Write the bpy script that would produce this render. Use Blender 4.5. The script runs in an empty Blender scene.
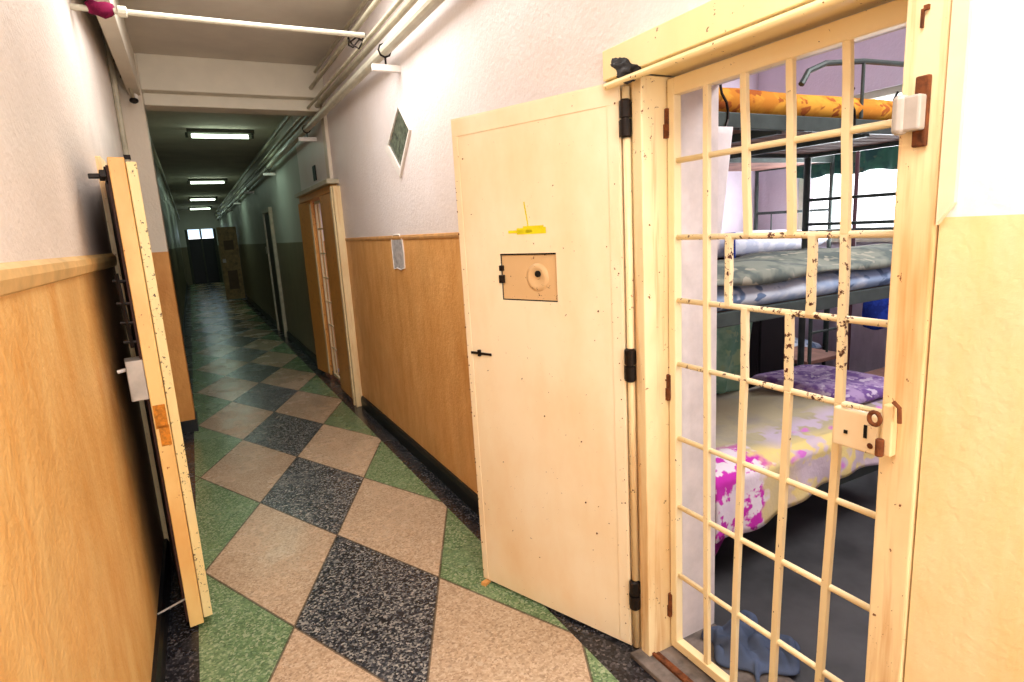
import bpy, bmesh, math, random
from mathutils import Vector, Matrix, noise
random.seed(7)
SC = bpy.context.scene
COL = SC.collection
PI = math.pi

# ------------------------------------------------------------------ materials
def srgb(c):
    return tuple(((v/255)/12.92 if v/255 <= .04045 else ((v/255+.055)/1.055)**2.4) for v in c) + (1,)

class NT:
    """tiny node helper"""
    def __init__(s, name, rough=.6, spec=.3):
        s.m = bpy.data.materials.new(name); s.m.use_nodes = True
        s.t = s.m.node_tree; s.b = s.t.nodes['Principled BSDF']
        s.b.inputs['Roughness'].default_value = rough
        s.b.inputs['Specular IOR Level'].default_value = spec
        s.geo = None
    def n(s, typ, **kw):
        nd = s.t.nodes.new(typ)
        for k, v in kw.items(): setattr(nd, k, v)
        return nd
    def link(s, a, b): s.t.links.new(a, b)
    def pos(s):
        if not s.geo:
            s.geo = s.n('ShaderNodeNewGeometry')
        return s.geo.outputs['Position']
    def obj(s):
        return s.n('ShaderNodeTexCoord').outputs['Object']
    def noise(s, vec, scale, detail=4, rough=.6, stretch=None):
        if stretch:
            mp = s.n('ShaderNodeMapping'); mp.inputs['Scale'].default_value = stretch
            s.link(vec, mp.inputs['Vector']); vec = mp.outputs[0]
        nd = s.n('ShaderNodeTexNoise'); nd.inputs['Scale'].default_value = scale
        nd.inputs['Detail'].default_value = detail; nd.inputs['Roughness'].default_value = rough
        s.link(vec, nd.inputs['Vector']); return nd.outputs['Fac']
    def ramp(s, fac, stops):
        r = s.n('ShaderNodeValToRGB'); e = r.color_ramp.elements
        while len(e) < len(stops): e.new(.5)
        for el, (p, c) in zip(e, stops):
            el.position = p
            el.color = c if isinstance(c, tuple) and len(c) == 4 else (srgb(c) if isinstance(c, tuple) else (c, c, c, 1))
        s.link(fac, r.inputs[0]); return r.outputs[0]
    def mix(s, fac, a, b, mode='MIX'):
        m = s.n('ShaderNodeMix', data_type='RGBA', blend_type=mode)
        for sock, v in ((m.inputs[0], fac), (m.inputs[6], a), (m.inputs[7], b)):
            if isinstance(v, (int, float)): sock.default_value = v
            elif isinstance(v, tuple): sock.default_value = v if len(v) == 4 else srgb(v)
            else: s.link(v, sock)
        return m.outputs[2]
    def math(s, op, a, b=0., c=None):
        m = s.n('ShaderNodeMath', operation=op)
        for i, v in enumerate((a, b) if c is None else (a, b, c)):
            if isinstance(v, (int, float)): m.inputs[i].default_value = v
            else: s.link(v, m.inputs[i])
        return m.outputs[0]
    def sep(s, vec):
        x = s.n('ShaderNodeSeparateXYZ'); s.link(vec, x.inputs[0]); return x.outputs
    def mr(s, v, a, b):
        m = s.n('ShaderNodeMapRange'); m.inputs[1].default_value = a; m.inputs[2].default_value = b
        s.link(v, m.inputs[0]); return m.outputs[0]
    def color(s, c):
        if isinstance(c, tuple): s.b.inputs['Base Color'].default_value = srgb(c) if len(c) == 3 else c
        else: s.link(c, s.b.inputs['Base Color'])
    def bump(s, h, strength=.3, dist=.01):
        b = s.n('ShaderNodeBump'); b.inputs['Strength'].default_value = strength; b.inputs['Distance'].default_value = dist
        s.link(h, b.inputs['Height']); s.link(b.outputs[0], s.b.inputs['Normal'])

def wall_mat(name, up, low, split=1.475, leaf_shade=False, up2=None, low2=None, bs=.5):
    k = NT(name, .45, .35); P = k.pos(); X, Y, Z = k.sep(P)
    n1 = k.noise(P, 1.6, 5); n2 = k.noise(P, 9, 4, .7, (1, 1, .35)); n3 = k.noise(P, 48, 4)
    upc = k.mix(k.mr(n1, .35, .7), up, up2 or tuple(int(v*.94) for v in up))
    lo = k.mix(k.mr(n2, .35, .7), low, low2 or tuple(int(v*.9) for v in low))
    lo = k.mix(k.math('MULTIPLY', k.mr(n1, .5, .75), .5), lo, tuple(int(v*.86) for v in low))
    c = k.mix(k.math('GREATER_THAN', Z, split), lo, upc)
    if leaf_shade:  # shade behind the open leaf, painted dark into the wall colour
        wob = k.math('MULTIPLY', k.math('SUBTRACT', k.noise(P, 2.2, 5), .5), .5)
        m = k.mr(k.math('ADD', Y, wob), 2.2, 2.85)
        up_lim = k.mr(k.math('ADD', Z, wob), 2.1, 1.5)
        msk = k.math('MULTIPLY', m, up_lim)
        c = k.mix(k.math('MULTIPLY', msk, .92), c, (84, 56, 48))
    k.color(c); k.bump(k.math('ADD', n3, k.math('MULTIPLY', n2, .6)), bs, .008)
    return k.m

def paint_mat(name, base, chip=(90, 52, 30), amount=.0, rough=.4, grime=(205, 160, 95), gr=.35, scale=1., streak=False):
    """old enamel paint with worn chips"""
    k = NT(name, rough, .4); P = k.obj()
    n1 = k.noise(P, 3*scale, 5, .6, (1, 1, .5)); n2 = k.noise(P, 55*scale, 5, .7); n3 = k.noise(P, 7*scale, 3)
    c = k.mix(k.math('MULTIPLY', k.mr(n1, .42, .75), gr), base, grime)
    if streak:
        st = k.noise(P, 16, 4, .7, (1, 1, .06)); c = k.mix(k.math('MULTIPLY', k.mr(st, .52, .68), .7), c, (204, 142, 74))
    if amount > 0:
        msk = k.math('MULTIPLY', k.math('GREATER_THAN', n2, .70-amount*.5), k.math('GREATER_THAN', n3, .5-amount*.2))
        c = k.mix(msk, c, chip)
    k.color(c); k.bump(n2, .12, .004)
    return k.m

def plain(name, c, rough=.6, metal=0, var=.12, sc=12, spec=.3):
    k = NT(name, rough, spec); P = k.obj(); n = k.noise(P, sc, 4)
    k.color(k.mix(k.mr(n, .35, .7), c, tuple(int(v*(1-var)) for v in c)))
    k.b.inputs['Metallic'].default_value = metal
    return k.m

def fabric(name, c1, c2, sc=6, c3=None, thr=.5):
    k = NT(name, .9, .1); P = k.obj(); n = k.noise(P, sc, 3); w = k.noise(P, sc*1.7, 2)
    c = k.mix(k.mr(n, thr-.06, thr+.06), c1, c2)
    if c3: c = k.mix(k.mr(w, .58, .62), c, c3)
    k.color(c); k.bump(k.noise(P, 240, 2), .3, .002)
    return k.m

def emit(name, c, s):
    m = bpy.data.materials.new(name); m.use_nodes = True; t = m.node_tree; t.nodes.clear()
    e = t.nodes.new('ShaderNodeEmission'); e.inputs[0].default_value = c; e.inputs[1].default_value = s
    o = t.nodes.new('ShaderNodeOutputMaterial'); t.links.new(e.outputs[0], o.inputs[0]); return m

M = {}
M['wall_r'] = wall_mat('wall right paint', (240, 230, 228), (234, 178, 110), 1.475, up2=(232, 218, 212), low2=(214, 148, 78))
M['wall_lit'] = wall_mat('lit tone of wall paint', (252, 244, 244), (246, 224, 176), 1.475, up2=(248, 238, 236), low2=(242, 208, 146), bs=.22)  # paler copy of the right wall paint, strong near light put into the colour
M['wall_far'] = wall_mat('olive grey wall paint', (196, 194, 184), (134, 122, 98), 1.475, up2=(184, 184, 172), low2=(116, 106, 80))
M['wall_l'] = wall_mat('wall left paint', (242, 230, 220), (238, 192, 122), 1.455, leaf_shade=True, low2=(222, 160, 84))
M['lilac'] = wall_mat('cell wall paint', (220, 206, 218), (208, 194, 208), 1.0)
M['reveal'] = plain('whitewashed reveal', (238, 228, 226), .8, var=.08)
M['ceil'] = plain('ceiling paint', (222, 214, 200), .8, var=.08, sc=2)
M['beam'] = plain('beam paint', (234, 226, 208), .7, var=.07, sc=2)
M['base'] = plain('black painted skirting', (22, 24, 26), .35, var=.3, sc=20)
M['leaf'] = paint_mat('cream enamel on sheet steel', (250, 232, 198), (120, 80, 45), .07, grime=(238, 202, 148), gr=.75)
M['frame'] = paint_mat('cream enamel on door frame', (248, 226, 178), (120, 70, 36), .09, grime=(216, 162, 92), gr=.7, streak=True)
M['lintel'] = paint_mat('cream enamel on lintel', (250, 228, 172), (120, 70, 36), .09, grime=(240, 206, 130), gr=.6)
M['gate'] = paint_mat('cream enamel on bars', (248, 228, 182), (88, 50, 34), .06, grime=(236, 196, 128), gr=.5)
M['gateworn'] = paint_mat('worn cream enamel on bars', (244, 226, 186), (84, 48, 36), .24, grime=(236, 196, 128), gr=.4)
M['oldedge'] = paint_mat('chipped yellow door edge', (246, 206, 132), (176, 98, 30), .10, grime=(226, 150, 66), gr=.8)
M['lip'] = paint_mat('chipped cream door lip', (246, 222, 160), (70, 42, 26), .20, grime=(230, 190, 110), gr=.4, scale=1.4)
M['inner'] = plain('dark brown door face', (74, 44, 34), .7, var=.4, sc=6)  # mottled dark brown for the wall-facing side of the left leaf
M['orange'] = paint_mat('ochre wooden door', (224, 160, 78), (150, 90, 40), .2, grime=(205, 138, 60), gr=.7)
M['iron'] = plain('dark greasy iron', (44, 36, 32), .45, .6, .4, 40)
M['rust'] = plain('rusty iron', (132, 74, 40), .8, .2, .5, 40)
M['grey'] = plain('grey lock casing', (196, 186, 176), .5, .2, .15)
M['hatch'] = paint_mat('tan enamel on hatch', (222, 184, 134), (110, 70, 45), .12, grime=(200, 160, 110), gr=.6)
M['black'] = plain('black', (10, 9, 9), .6)
M['yellow'] = plain('yellow marker paint', (242, 226, 30), .5, var=.15)
M['pipe'] = plain('cream painted pipe', (190, 180, 156), .4, var=.15)
M['pipew'] = plain('white painted pipe', (208, 202, 182), .35, var=.08)
M['bracket'] = plain('white bracket', (240, 232, 224), .4, var=.04)
M['purple'] = fabric('maroon rag', (120, 26, 62), (90, 16, 46), 20)
M['niche'] = plain('grey niche plaster', (190, 184, 182), .8, var=.25, sc=30)
M['diamond'] = plain('mottled green glass block', (112, 118, 100), .2, var=.45, sc=30)
M['cellfloor'] = plain('dark cell floor', (82, 82, 84), .5, var=.35, sc=3)
M['bedframe'] = plain('grey green bed steel', (74, 84, 80), .45, .2, .2)
M['plank'] = plain('brown bed boards', (160, 118, 104), .8, var=.3, sc=5)
M['orangecloth'] = fabric('orange mattress ticking', (222, 160, 62), (204, 132, 50), 9, (168, 92, 44))
M['greycloth'] = fabric('grey green bedcover', (142, 148, 136), (104, 114, 110), 7, (172, 170, 154))
M['bluesheet'] = fabric('pale blue patterned sheet', (160, 182, 212), (206, 216, 228), 6, (112, 134, 168))
M['white'] = fabric('white sheet', (232, 232, 238), (206, 210, 224), 10)
M['blue'] = fabric('blue cloth', (44, 70, 170), (36, 54, 130), 12)
M['greencloth'] = fabric('green curtain cloth', (160, 200, 172), (128, 176, 148), 8, (170, 200, 160))
M['teal'] = fabric('dark green swag', (58, 98, 82), (44, 72, 70), 5, (84, 96, 80))
M['quilt'] = fabric('purple floral quilt', (176, 150, 190), (120, 88, 150), 14, (206, 190, 210))
M['rag'] = fabric('blue grey rag', (84, 96, 120), (74, 84, 104), 6)
M['magenta'] = fabric('magenta cloth', (168, 60, 140), (120, 34, 104), 20)
M['tube'] = emit('lit fluorescent tube', (.80, 1, .74, 1), 7)
M['concrete'] = plain('worn grey concrete', (128, 116, 108), .8, var=.4, sc=14)
M['darkdoor'] = plain('dark door paint', (70, 72, 60), .5, var=.2)
M['glass'] = None

def blanket_mat():
    k = NT('yellow blanket with magenta flowers', .9, .1); P = k.obj(); X, Y, Z = k.sep(P)
    n = k.noise(P, 3, 3); f = k.noise(P, 15, 3, .5); g = k.noise(P, 9, 2)
    top = k.mix(k.mr(n, .42, .58), (188, 176, 144), (168, 158, 146))
    side = k.mix(k.mr(n, .4, .62), (238, 214, 140), (222, 202, 160))
    c = k.mix(k.mr(Y, .10, .02), top, side)          # printed border band along the hem
    lil = k.math('MULTIPLY', k.mr(g, .47, .53), k.math('MULTIPLY', k.mr(Y, .26, .16), k.mr(X, .35, .5)))
    c = k.mix(k.math('MULTIPLY', lil, .8), c, (206, 188, 212))
    flow = k.ramp(f, [(0, (196, 44, 168)), (.45, (210, 60, 184)), (.5, (240, 228, 236)), (1, (236, 206, 236))])
    corner = k.math('MULTIPLY', k.mr(k.math('ADD', X, k.math('MULTIPLY', g, .3)), .43, .40), k.mr(Y, .16, .1))
    c = k.mix(corner, c, flow)
    spot = k.math('MULTIPLY', k.mr(k.noise(P, 5.5, 2), .66, .70), k.mr(Y, .2, .1))
    c = k.mix(spot, c, (214, 120, 206))
    k.color(c); k.bump(k.noise(P, 12, 4), .35, .02)
    return k.m
M['blanket'] = blanket_mat()

def floor_mat():
    k = NT('terrazzo rhombus floor', .32, .4); P = k.pos(); X, Y, Z = k.sep(P)
    a, b, ox, oy = .3063641686732992, .6523099229662359, .463035875242039, 2.943371510672448
    xs = k.math('DIVIDE', k.math('SUBTRACT', X, ox), a); ys = k.math('DIVIDE', k.math('SUBTRACT', Y, oy), b)
    u = k.math('MULTIPLY', k.math('ADD', xs, ys), .5); v = k.math('MULTIPLY', k.math('SUBTRACT', ys, xs), .5)
    d = k.math('ABSOLUTE', k.math('SUBTRACT', k.math('FLOOR', u), k.math('FLOOR', v)))
    # per tile tone
    wn = k.n('ShaderNodeTexWhiteNoise', noise_dimensions='2D'); cb = k.n('ShaderNodeCombineXYZ')
    k.link(k.math('FLOOR', u), cb.inputs[0]); k.link(k.math('FLOOR', v), cb.inputs[1]); k.link(cb.outputs[0], wn.inputs['Vector'])
    vo = k.n('ShaderNodeTexVoronoi', feature='F1'); vo.inputs['Scale'].default_value = 125; k.link(P, vo.inputs['Vector'])
    n = k.math('ADD', k.math('MULTIPLY', k.sep(vo.outputs['Color'])[0], .8), k.math('MULTIPLY', k.noise(P, 60, 3), .2)); n2 = k.noise(P, 3, 4)
    blk = k.ramp(n, [(.1, (18, 20, 24)), (.4, (52, 54, 60)), (.6, (92, 92, 96)), (.75, (136, 134, 130)), (.93, (182, 176, 168))])
    tan = k.ramp(n, [(.05, (160, 132, 106)), (.3, (190, 162, 132)), (.6, (204, 176, 146)), (.95, (220, 196, 168))])
    grn = k.ramp(n, [(.1, (88, 112, 78)), (.4, (108, 138, 94)), (.65, (130, 156, 110)), (.9, (172, 184, 148))])
    brd = k.ramp(n, [(.1, (12, 12, 16)), (.6, (44, 44, 50)), (.8, (80, 78, 82)), (.95, (124, 118, 116))])
    c = k.mix(k.math('GREATER_THAN', d, .5), blk, tan)
    c = k.mix(k.math('GREATER_THAN', d, 1.5), c, grn)
    def edge(t):
        f = k.math('FRACT', t); return k.math('LESS_THAN', k.math('MINIMUM', f, k.math('SUBTRACT', 1., f)), .009)
    c = k.mix(k.math('MULTIPLY', k.math('MAXIMUM', edge(u), edge(v)), .75), c, (74, 62, 48))
    out = k.math('MAXIMUM', k.math('GREATER_THAN', X, 1.056), k.math('LESS_THAN', X, -.179))
    c = k.mix(out, c, brd)
    c = k.mix(1., c, k.ramp(wn.outputs[0], [(0, .82), (1, 1.0)]), 'MULTIPLY')
    c = k.mix(1., c, k.ramp(n2, [(.3, .84), (.7, 1.0)]), 'MULTIPLY')
    k.color(c)
    k.link(k.ramp(n2, [(.3, .16), (.7, .34)]), k.b.inputs['Roughness'])
    return k.m
M['floor'] = floor_mat()

gm = bpy.data.materials.new('window glass'); gm.use_nodes = True; t = gm.node_tree; t.nodes.clear()
o = t.nodes.new('ShaderNodeOutputMaterial'); mx = t.nodes.new('ShaderNodeMixShader'); tr = t.nodes.new('ShaderNodeBsdfTransparent'); gl = t.nodes.new('ShaderNodeBsdfGlossy')
mx.inputs[0].default_value = .06; gl.inputs['Roughness'].default_value = .05
t.links.new(tr.outputs[0], mx.inputs[1]); t.links.new(gl.outputs[0], mx.inputs[2]); t.links.new(mx.outputs[0], o.inputs[0])
M['glass'] = gm

# ------------------------------------------------------------------ mesh helpers
def box(bm, x0, x1, y0, y1, z0, z1, mat=None):
    vs = [bm.verts.new(p) for p in ((x0, y0, z0), (x1, y0, z0), (x1, y1, z0), (x0, y1, z0), (x0, y0, z1), (x1, y0, z1), (x1, y1, z1), (x0, y1, z1))]
    if mat is not None:
        for v in vs: v.co = mat @ v.co
    for f in ((0, 3, 2, 1), (4, 5, 6, 7), (0, 1, 5, 4), (1, 2, 6, 5), (2, 3, 7, 6), (3, 0, 4, 7)):
        bm.faces.new([vs[i] for i in f])

def tube(bm, pts, r, seg=10, cap=True):
    pts = [Vector(p) for p in pts]; rings = []
    rr = r if isinstance(r, (list, tuple)) else [r]*len(pts)
    up = None
    for i, p in enumerate(pts):
        d = (pts[min(i+1, len(pts)-1)] - pts[max(i-1, 0)]).normalized()
        if up is None:
            up = Vector((0, 0, 1)) if abs(d.z) < .9 else Vector((1, 0, 0))
        a = d.cross(up).normalized(); b = d.cross(a).normalized(); up = -b if (-b).dot(up) > 0 else b
        a = d.cross(up).normalized(); b = a.cross(d).normalized()
        rings.append([bm.verts.new(p + (a*math.cos(2*PI*k/seg) + b*math.sin(2*PI*k/seg))*rr[i]) for k in range(seg)])
    for i in range(len(rings)-1):
        for k in range(seg):
            bm.faces.new((rings[i][k], rings[i][(k+1) % seg], rings[i+1][(k+1) % seg], rings[i+1][k]))
    if cap:
        bm.faces.new(rings[0][::-1]); bm.faces.new(rings[-1])

def lathe(bm, prof, c, axis='Z', seg=20, rot=None):
    rings = []
    for r, h in prof:
        ring = []
        for k in range(seg):
            a = 2*PI*k/seg; p = Vector((r*math.cos(a), r*math.sin(a), h))
            if axis == 'X': p = Vector((p.z, p.x, p.y))
            if axis == 'Y': p = Vector((p.x, p.z, p.y))
            if rot: p = rot @ p
            ring.append(bm.verts.new(p + Vector(c)))
        rings.append(ring)
    for i in range(len(rings)-1):
        for k in range(seg):
            bm.faces.new((rings[i][k], rings[i][(k+1) % seg], rings[i+1][(k+1) % seg], rings[i+1][k]))
    bm.faces.new(rings[0][::-1]); bm.faces.new(rings[-1])

def prism(bm, poly, axis, a, b):
    """poly in the two other axes, extruded along axis from a to b"""
    def P(u, v, w):
        return {'X': (w, u, v), 'Y': (u, w, v), 'Z': (u, v, w)}[axis]
    lo = [bm.verts.new(P(u, v, a)) for u, v in poly]; hi = [bm.verts.new(P(u, v, b)) for u, v in poly]
    n = len(poly); bm.faces.new(lo[::-1]); bm.faces.new(hi)
    for i in range(n): bm.faces.new((lo[i], lo[(i+1) % n], hi[(i+1) % n], hi[i]))

def obj(name, bm, m, parent=None, bevel=0, smooth=False, loc=None):
    bmesh.ops.recalc_face_normals(bm, faces=bm.faces)
    me = bpy.data.meshes.new(name); bm.to_mesh(me); bm.free()
    me.materials.append(M[m] if isinstance(m, str) else m)
    o = bpy.data.objects.new(name, me); COL.objects.link(o)
    if parent: o.parent = parent
    if loc: o.location = loc
    if bevel:
        md = o.modifiers.new('bevel', 'BEVEL'); md.width = bevel; md.segments = 2; md.limit_method = 'ANGLE'
    if smooth:
        for p in me.polygons: p.use_smooth = True
    return o

def boxes(name, m, lst, parent=None, bevel=0):
    bm = bmesh.new()
    for b in lst: box(bm, *b)
    return obj(name, bm, m, parent, bevel)
def tubes(name, m, lst, r, parent=None, seg=10):
    bm = bmesh.new()
    for pts in lst: tube(bm, pts, r, seg)
    return obj(name, bm, m, parent, smooth=False)
def struct(o): o['kind'] = 'structure'; return o
def tag(o, label, cat, group=None):
    o['label'] = label; o['category'] = cat
    if group: o['group'] = group
    return o
def thing(name, label, cat, loc=(0, 0, 0), rz=0, group=None):
    o = bpy.data.objects.new(name, None); COL.objects.link(o); o.location = loc; o.rotation_euler = (0, 0, rz)
    o.empty_display_size = .1
    return tag(o, label, cat, group)
def copy_tree(o, loc=None, label=None):
    c = o.copy(); COL.objects.link(c)
    if loc: c.location = loc
    if label: c['label'] = label
    for ch in list(o.children):
        d = ch.copy(); COL.objects.link(d); d.parent = c
        for g in list(ch.children):
            e = g.copy(); COL.objects.link(e); e.parent = d
    return c

def cushion(bm, x0, x1, y0, y1, z0, z1, nx=24, ny=10, sag=.01, seed=0, pw=5):
    """soft rounded slab"""
    cx, cy, cz = (x0+x1)/2, (y0+y1)/2, (z0+z1)/2; hx, hy, hz = (x1-x0)/2, (y1-y0)/2, (z1-z0)/2
    top, bot = {}, {}
    for i in range(nx+1):
        for j in range(ny+1):
            u, v = 2*i/nx-1, 2*j/ny-1
            u = math.copysign(1-(1-abs(u))**1.4, u); v = math.copysign(1-(1-abs(v))**1.4, v)
            e = max(0, (1-abs(u)**(pw*3))*(1-abs(v)**pw))**.45
            nz = noise.noise(Vector((u*hx*5+seed, v*hy*5, seed)))*sag
            top[i, j] = bm.verts.new((cx+u*hx, cy+v*hy, cz+hz*e+nz*e))
            bot[i, j] = top[i, j] if i in (0, nx) or j in (0, ny) else bm.verts.new((cx+u*hx, cy+v*hy, cz-hz*e))
    for i in range(nx):
        for j in range(ny):
            bm.faces.new((top[i, j], top[i+1, j], top[i+1, j+1], top[i, j+1]))
            q = [bot[i, j], bot[i, j+1], bot[i+1, j+1], bot[i+1, j]]
            if len(set(q)) == 4:
                try: bm.faces.new(q)
                except ValueError: pass

def sheet(bm, fn, nu, nv, th=.004):
    """thick cloth from fn(u,v)->Vector"""
    g = [[Vector(fn(i/nu, j/nv)) for j in range(nv+1)] for i in range(nu+1)]
    V = []
    for s in (0, 1):
        L = []
        for i in range(nu+1):
            row = []
            for j in range(nv+1):
                a = g[min(i+1, nu)][j]-g[max(i-1, 0)][j]; b = g[i][min(j+1, nv)]-g[i][max(j-1, 0)]
                n = a.cross(b).normalized(); row.append(bm.verts.new(g[i][j] + n*(th*s)))
            L.append(row)
        V.append(L)
    for s in (0, 1):
        for i in range(nu):
            for j in range(nv):
                q = (V[s][i][j], V[s][i+1][j], V[s][i+1][j+1], V[s][i][j+1]); bm.faces.new(q if s else q[::-1])
    for i in range(nu):
        bm.faces.new((V[0][i][0], V[0][i+1][0], V[1][i+1][0], V[1][i][0])); bm.faces.new((V[0][i][nv], V[1][i][nv], V[1][i+1][nv], V[0][i+1][nv]))
    for j in range(nv):
        bm.faces.new((V[0][0][j], V[1][0][j], V[1][0][j+1], V[0][0][j+1])); bm.faces.new((V[0][nu][j], V[0][nu][j+1], V[1][nu][j+1], V[1][nu][j]))

# ------------------------------------------------------------------ the shell
XL, XR, XI, H = -.31, 1.18, 1.51, 2.92
YB, YE = -2.6, 27.
def xwall(name, m, x0, x1, y0, y1, holes, h=H):
    L = []; y = y0
    for (a, b, z0, z1) in sorted(holes):
        if a-y > 1e-4: L.append((x0, x1, y, a, 0, h))
        if z0 > 0: L.append((x0, x1, a, b, 0, z0))
        L.append((x0, x1, a, b, z1, h)); y = b
    if y1-y > 1e-4: L.append((x0, x1, y, y1, 0, h))
    return struct(boxes(name, m, L))

struct(boxes('floor', 'floor', [(XL-.4, XR+.12, YB-.2, YE+.2, -.1, 0)]))
struct(boxes('floor_cell', 'cellfloor', [(XR+.12, 4.9, -1.6, 4.1, -.1, 0)]))
struct(boxes('ceiling', 'ceil', [(XL-.4, XI, YB-.2, YE+.2, H, H+.1)]))
struct(boxes('ceiling_cell', 'lilac', [(XI, 4.9, -1.6, 4.1, H, H+.1)]))
# right wall : cell doorway, second doorway
xwall('wall_right', 'wall_r', XR, XI, 1.0, 7.1, [(1.0, 1.54, 0, 1.99), (1.54, 1.64, 0, 1.915), (5.55, 6.95, 0, 1.93)])
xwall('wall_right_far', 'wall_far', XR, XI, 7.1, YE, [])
xwall('wall_right_near', 'wall_lit', XR, XI, YB, 1.0, [(.588, 1.0, 0, 1.99)])
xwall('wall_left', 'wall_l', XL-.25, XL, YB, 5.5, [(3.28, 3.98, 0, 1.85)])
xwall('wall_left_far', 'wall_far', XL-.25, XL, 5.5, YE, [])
struct(boxes('wall_left_recess', 'darkdoor', [(XL-.3, XL-.25, 3.2, 4.05, 0, 1.95)]))
# far end wall with doorway and transom
struct(boxes('wall_end', 'wall_far', [(XL-.3, -.1, YE, YE+.2, 0, H), (1.0, XR+.2, YE, YE+.2, 0, H), (-.1, 1.0, YE, YE+.2, 2.15, H)]))
# wall behind the viewer; its unseen window is added to carry fill light
struct(boxes('wall_back', 'wall_lit', [(XL-.3, XR+.3, YB-.2, YB, 0, .8), (XL-.3, XR+.3, YB-.2, YB, 2.5, H), (XL-.3, -.2, YB-.2, YB, .8, 2.5), (1.07, XR+.3, YB-.2, YB, .8, 2.5)]))
w = struct(boxes('added_window_back', 'frame', [(-.2, -.14, YB-.12, YB-.06, .8, 2.5), (1.01, 1.07, YB-.12, YB-.06, .8, 2.5), (.41, .46, YB-.12, YB-.06, .86, 2.44), (-.2, 1.07, YB-.12, YB-.06, .8, .86), (-.2, 1.07, YB-.12, YB-.06, 2.44, 2.5)]))  # added window frame, never in view
# cell room walls
WY0, WY1, WZ0, WZ1 = 2.25, 3.44, 1.28, 2.35
struct(boxes('wall_cell_far', 'lilac', [(XI, 4.85, 3.85, 4.05, 0, H)]))
struct(boxes('wall_cell_near', 'lilac', [(XI, 4.85, -1.6, -1.4, 0, H)]))
L = [(4.62, 4.85, -1.4, WY0, 0, H), (4.62, 4.85, WY1, 3.85, 0, H), (4.62, 4.85, WY0, WY1, 0, WZ0), (4.62, 4.85, WY0, WY1, WZ1, H)]
struct(boxes('wall_cell_window', 'lilac', L))
struct(boxes('wall_cell_door', 'reveal', [(XI, XI+.01, 1.65, 3.85, 0, H), (XI, XI+.01, -1.4, .6, 0, H)]))
wn = struct(boxes('window_1', 'pipew', [(4.66, 4.71, WY0, WY0+.06, WZ0, WZ1), (4.66, 4.71, WY1-.06, WY1, WZ0, WZ1),
    (4.66, 4.71, WY0, WY1, WZ0, WZ0+.05), (4.66, 4.71, WY0, WY1, WZ1-.05, WZ1)]))
boxes('window_pane', 'glass', [(4.68, 4.684, WY0+.05, WY1-.05, WZ0+.05, WZ1-.05)], wn)
struct(boxes('trim_sill', 'pipew', [(4.56, 4.66, WY0-.04, WY1+.04, WZ0-.04, WZ0)]))
# recess of the second doorway
struct(boxes('wall_second_cell', 'lilac', [(XI, XI+1.2, 5.3, 5.4, 0, 2.3), (XI, XI+1.2, 7.1, 7.2, 0, 2.3), (XI+1.2, XI+1.3, 5.3, 7.2, 0, 2.3), (XI, XI+1.3, 5.3, 7.2, 2.3, 2.4), (XR+.12, XI+1.3, 5.3, 7.2, -.1, -.001)]))

# doorway reveals (whitewashed) of the first cell
struct(boxes('trim_reveal', 'reveal', [(1.335, XI+.01, 1.415, 1.5, .0, 1.99), (1.335, XI+.01, .6, .68, 0, 1.99), (1.335, XI+.01, .68, 1.415, 1.9, 1.99)]))
# skirtings
bm = bmesh.new()
for a, b in ((1.66, 5.18), (7.10, 9.85), (10.85, 17.7), (17.8, YE)):
    prism(bm, [(XR, 0), (XR-.022, 0), (XR-.022, .075), (XR-.014, .1), (XR, .1)], 'Y', a, b)
struct(obj('baseboard_right', bm, 'base'))
bm = bmesh.new()
for a, b in ((YB, 3.2), (4.05, 5.38), (5.66, YE)):
    prism(bm, [(XL, 0), (XL+.022, 0), (XL+.022, .075), (XL+.014, .1), (XL, .1)], 'Y', a, b)
prism(bm, [(XL, 0), (-.145, 0), (-.145, .1), (XL, .1)], 'Y', 5.385, 5.66)
struct(obj('baseboard_left', bm, 'base'))
# dado mouldings
bm = bmesh.new()
prism(bm, [(XL, 1.43), (XL+.008, 1.435), (XL+.014, 1.46), (XL+.012, 1.478), (XL, 1.49)], 'Y', YB, 3.22)
struct(obj('trim_dado_left', bm, plain('moulding paint left', (232, 190, 126), .5)))
bm = bmesh.new()
prism(bm, [(XR, 1.466), (XR-.005, 1.468), (XR-.008, 1.48), (XR-.005, 1.492), (XR, 1.494)], 'Y', 1.66, 5.19)
struct(obj('trim_dado_right', bm, plain('moulding paint right', (214, 160, 100), .5)))
# plaster strip beside the door frame, cut off slantwise at dado height
bm = bmesh.new()
prism(bm, [(.562, H), (.588, H), (.588, 1.462), (.562, 1.50)], 'X', XR-.012, XR)
struct(obj('trim_strip', bm, plain('plaster strip paint', (248, 226, 190), .5, var=.05)))
# pillar, beams, pilaster
PM = wall_mat('pillar paint', (226, 212, 192), (226, 160, 84), 1.47, low2=(206, 138, 66))
struct(boxes('wall_pillar', PM, [(XL, -.156, 5.40, 5.65, 0, H)], bevel=.006))
struct(boxes('wall_pilaster', PM, [(XR-.03, XR, 5.405, 5.53, 1.96, H)], bevel=.004))
struct(boxes('trim_beam', 'beam', [(-.156, XR, 5.40, 5.72, 2.665, H)], bevel=.006))
struct(boxes('trim_beam_lip', 'beam', [(-.156, XR, 5.50, 5.72, 2.575, 2.665)], bevel=.006))
struct(boxes('trim_duct', 'beam', [(-.245, -.165, 1.5, 5.40, 2.62, H)], bevel=.006))

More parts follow.
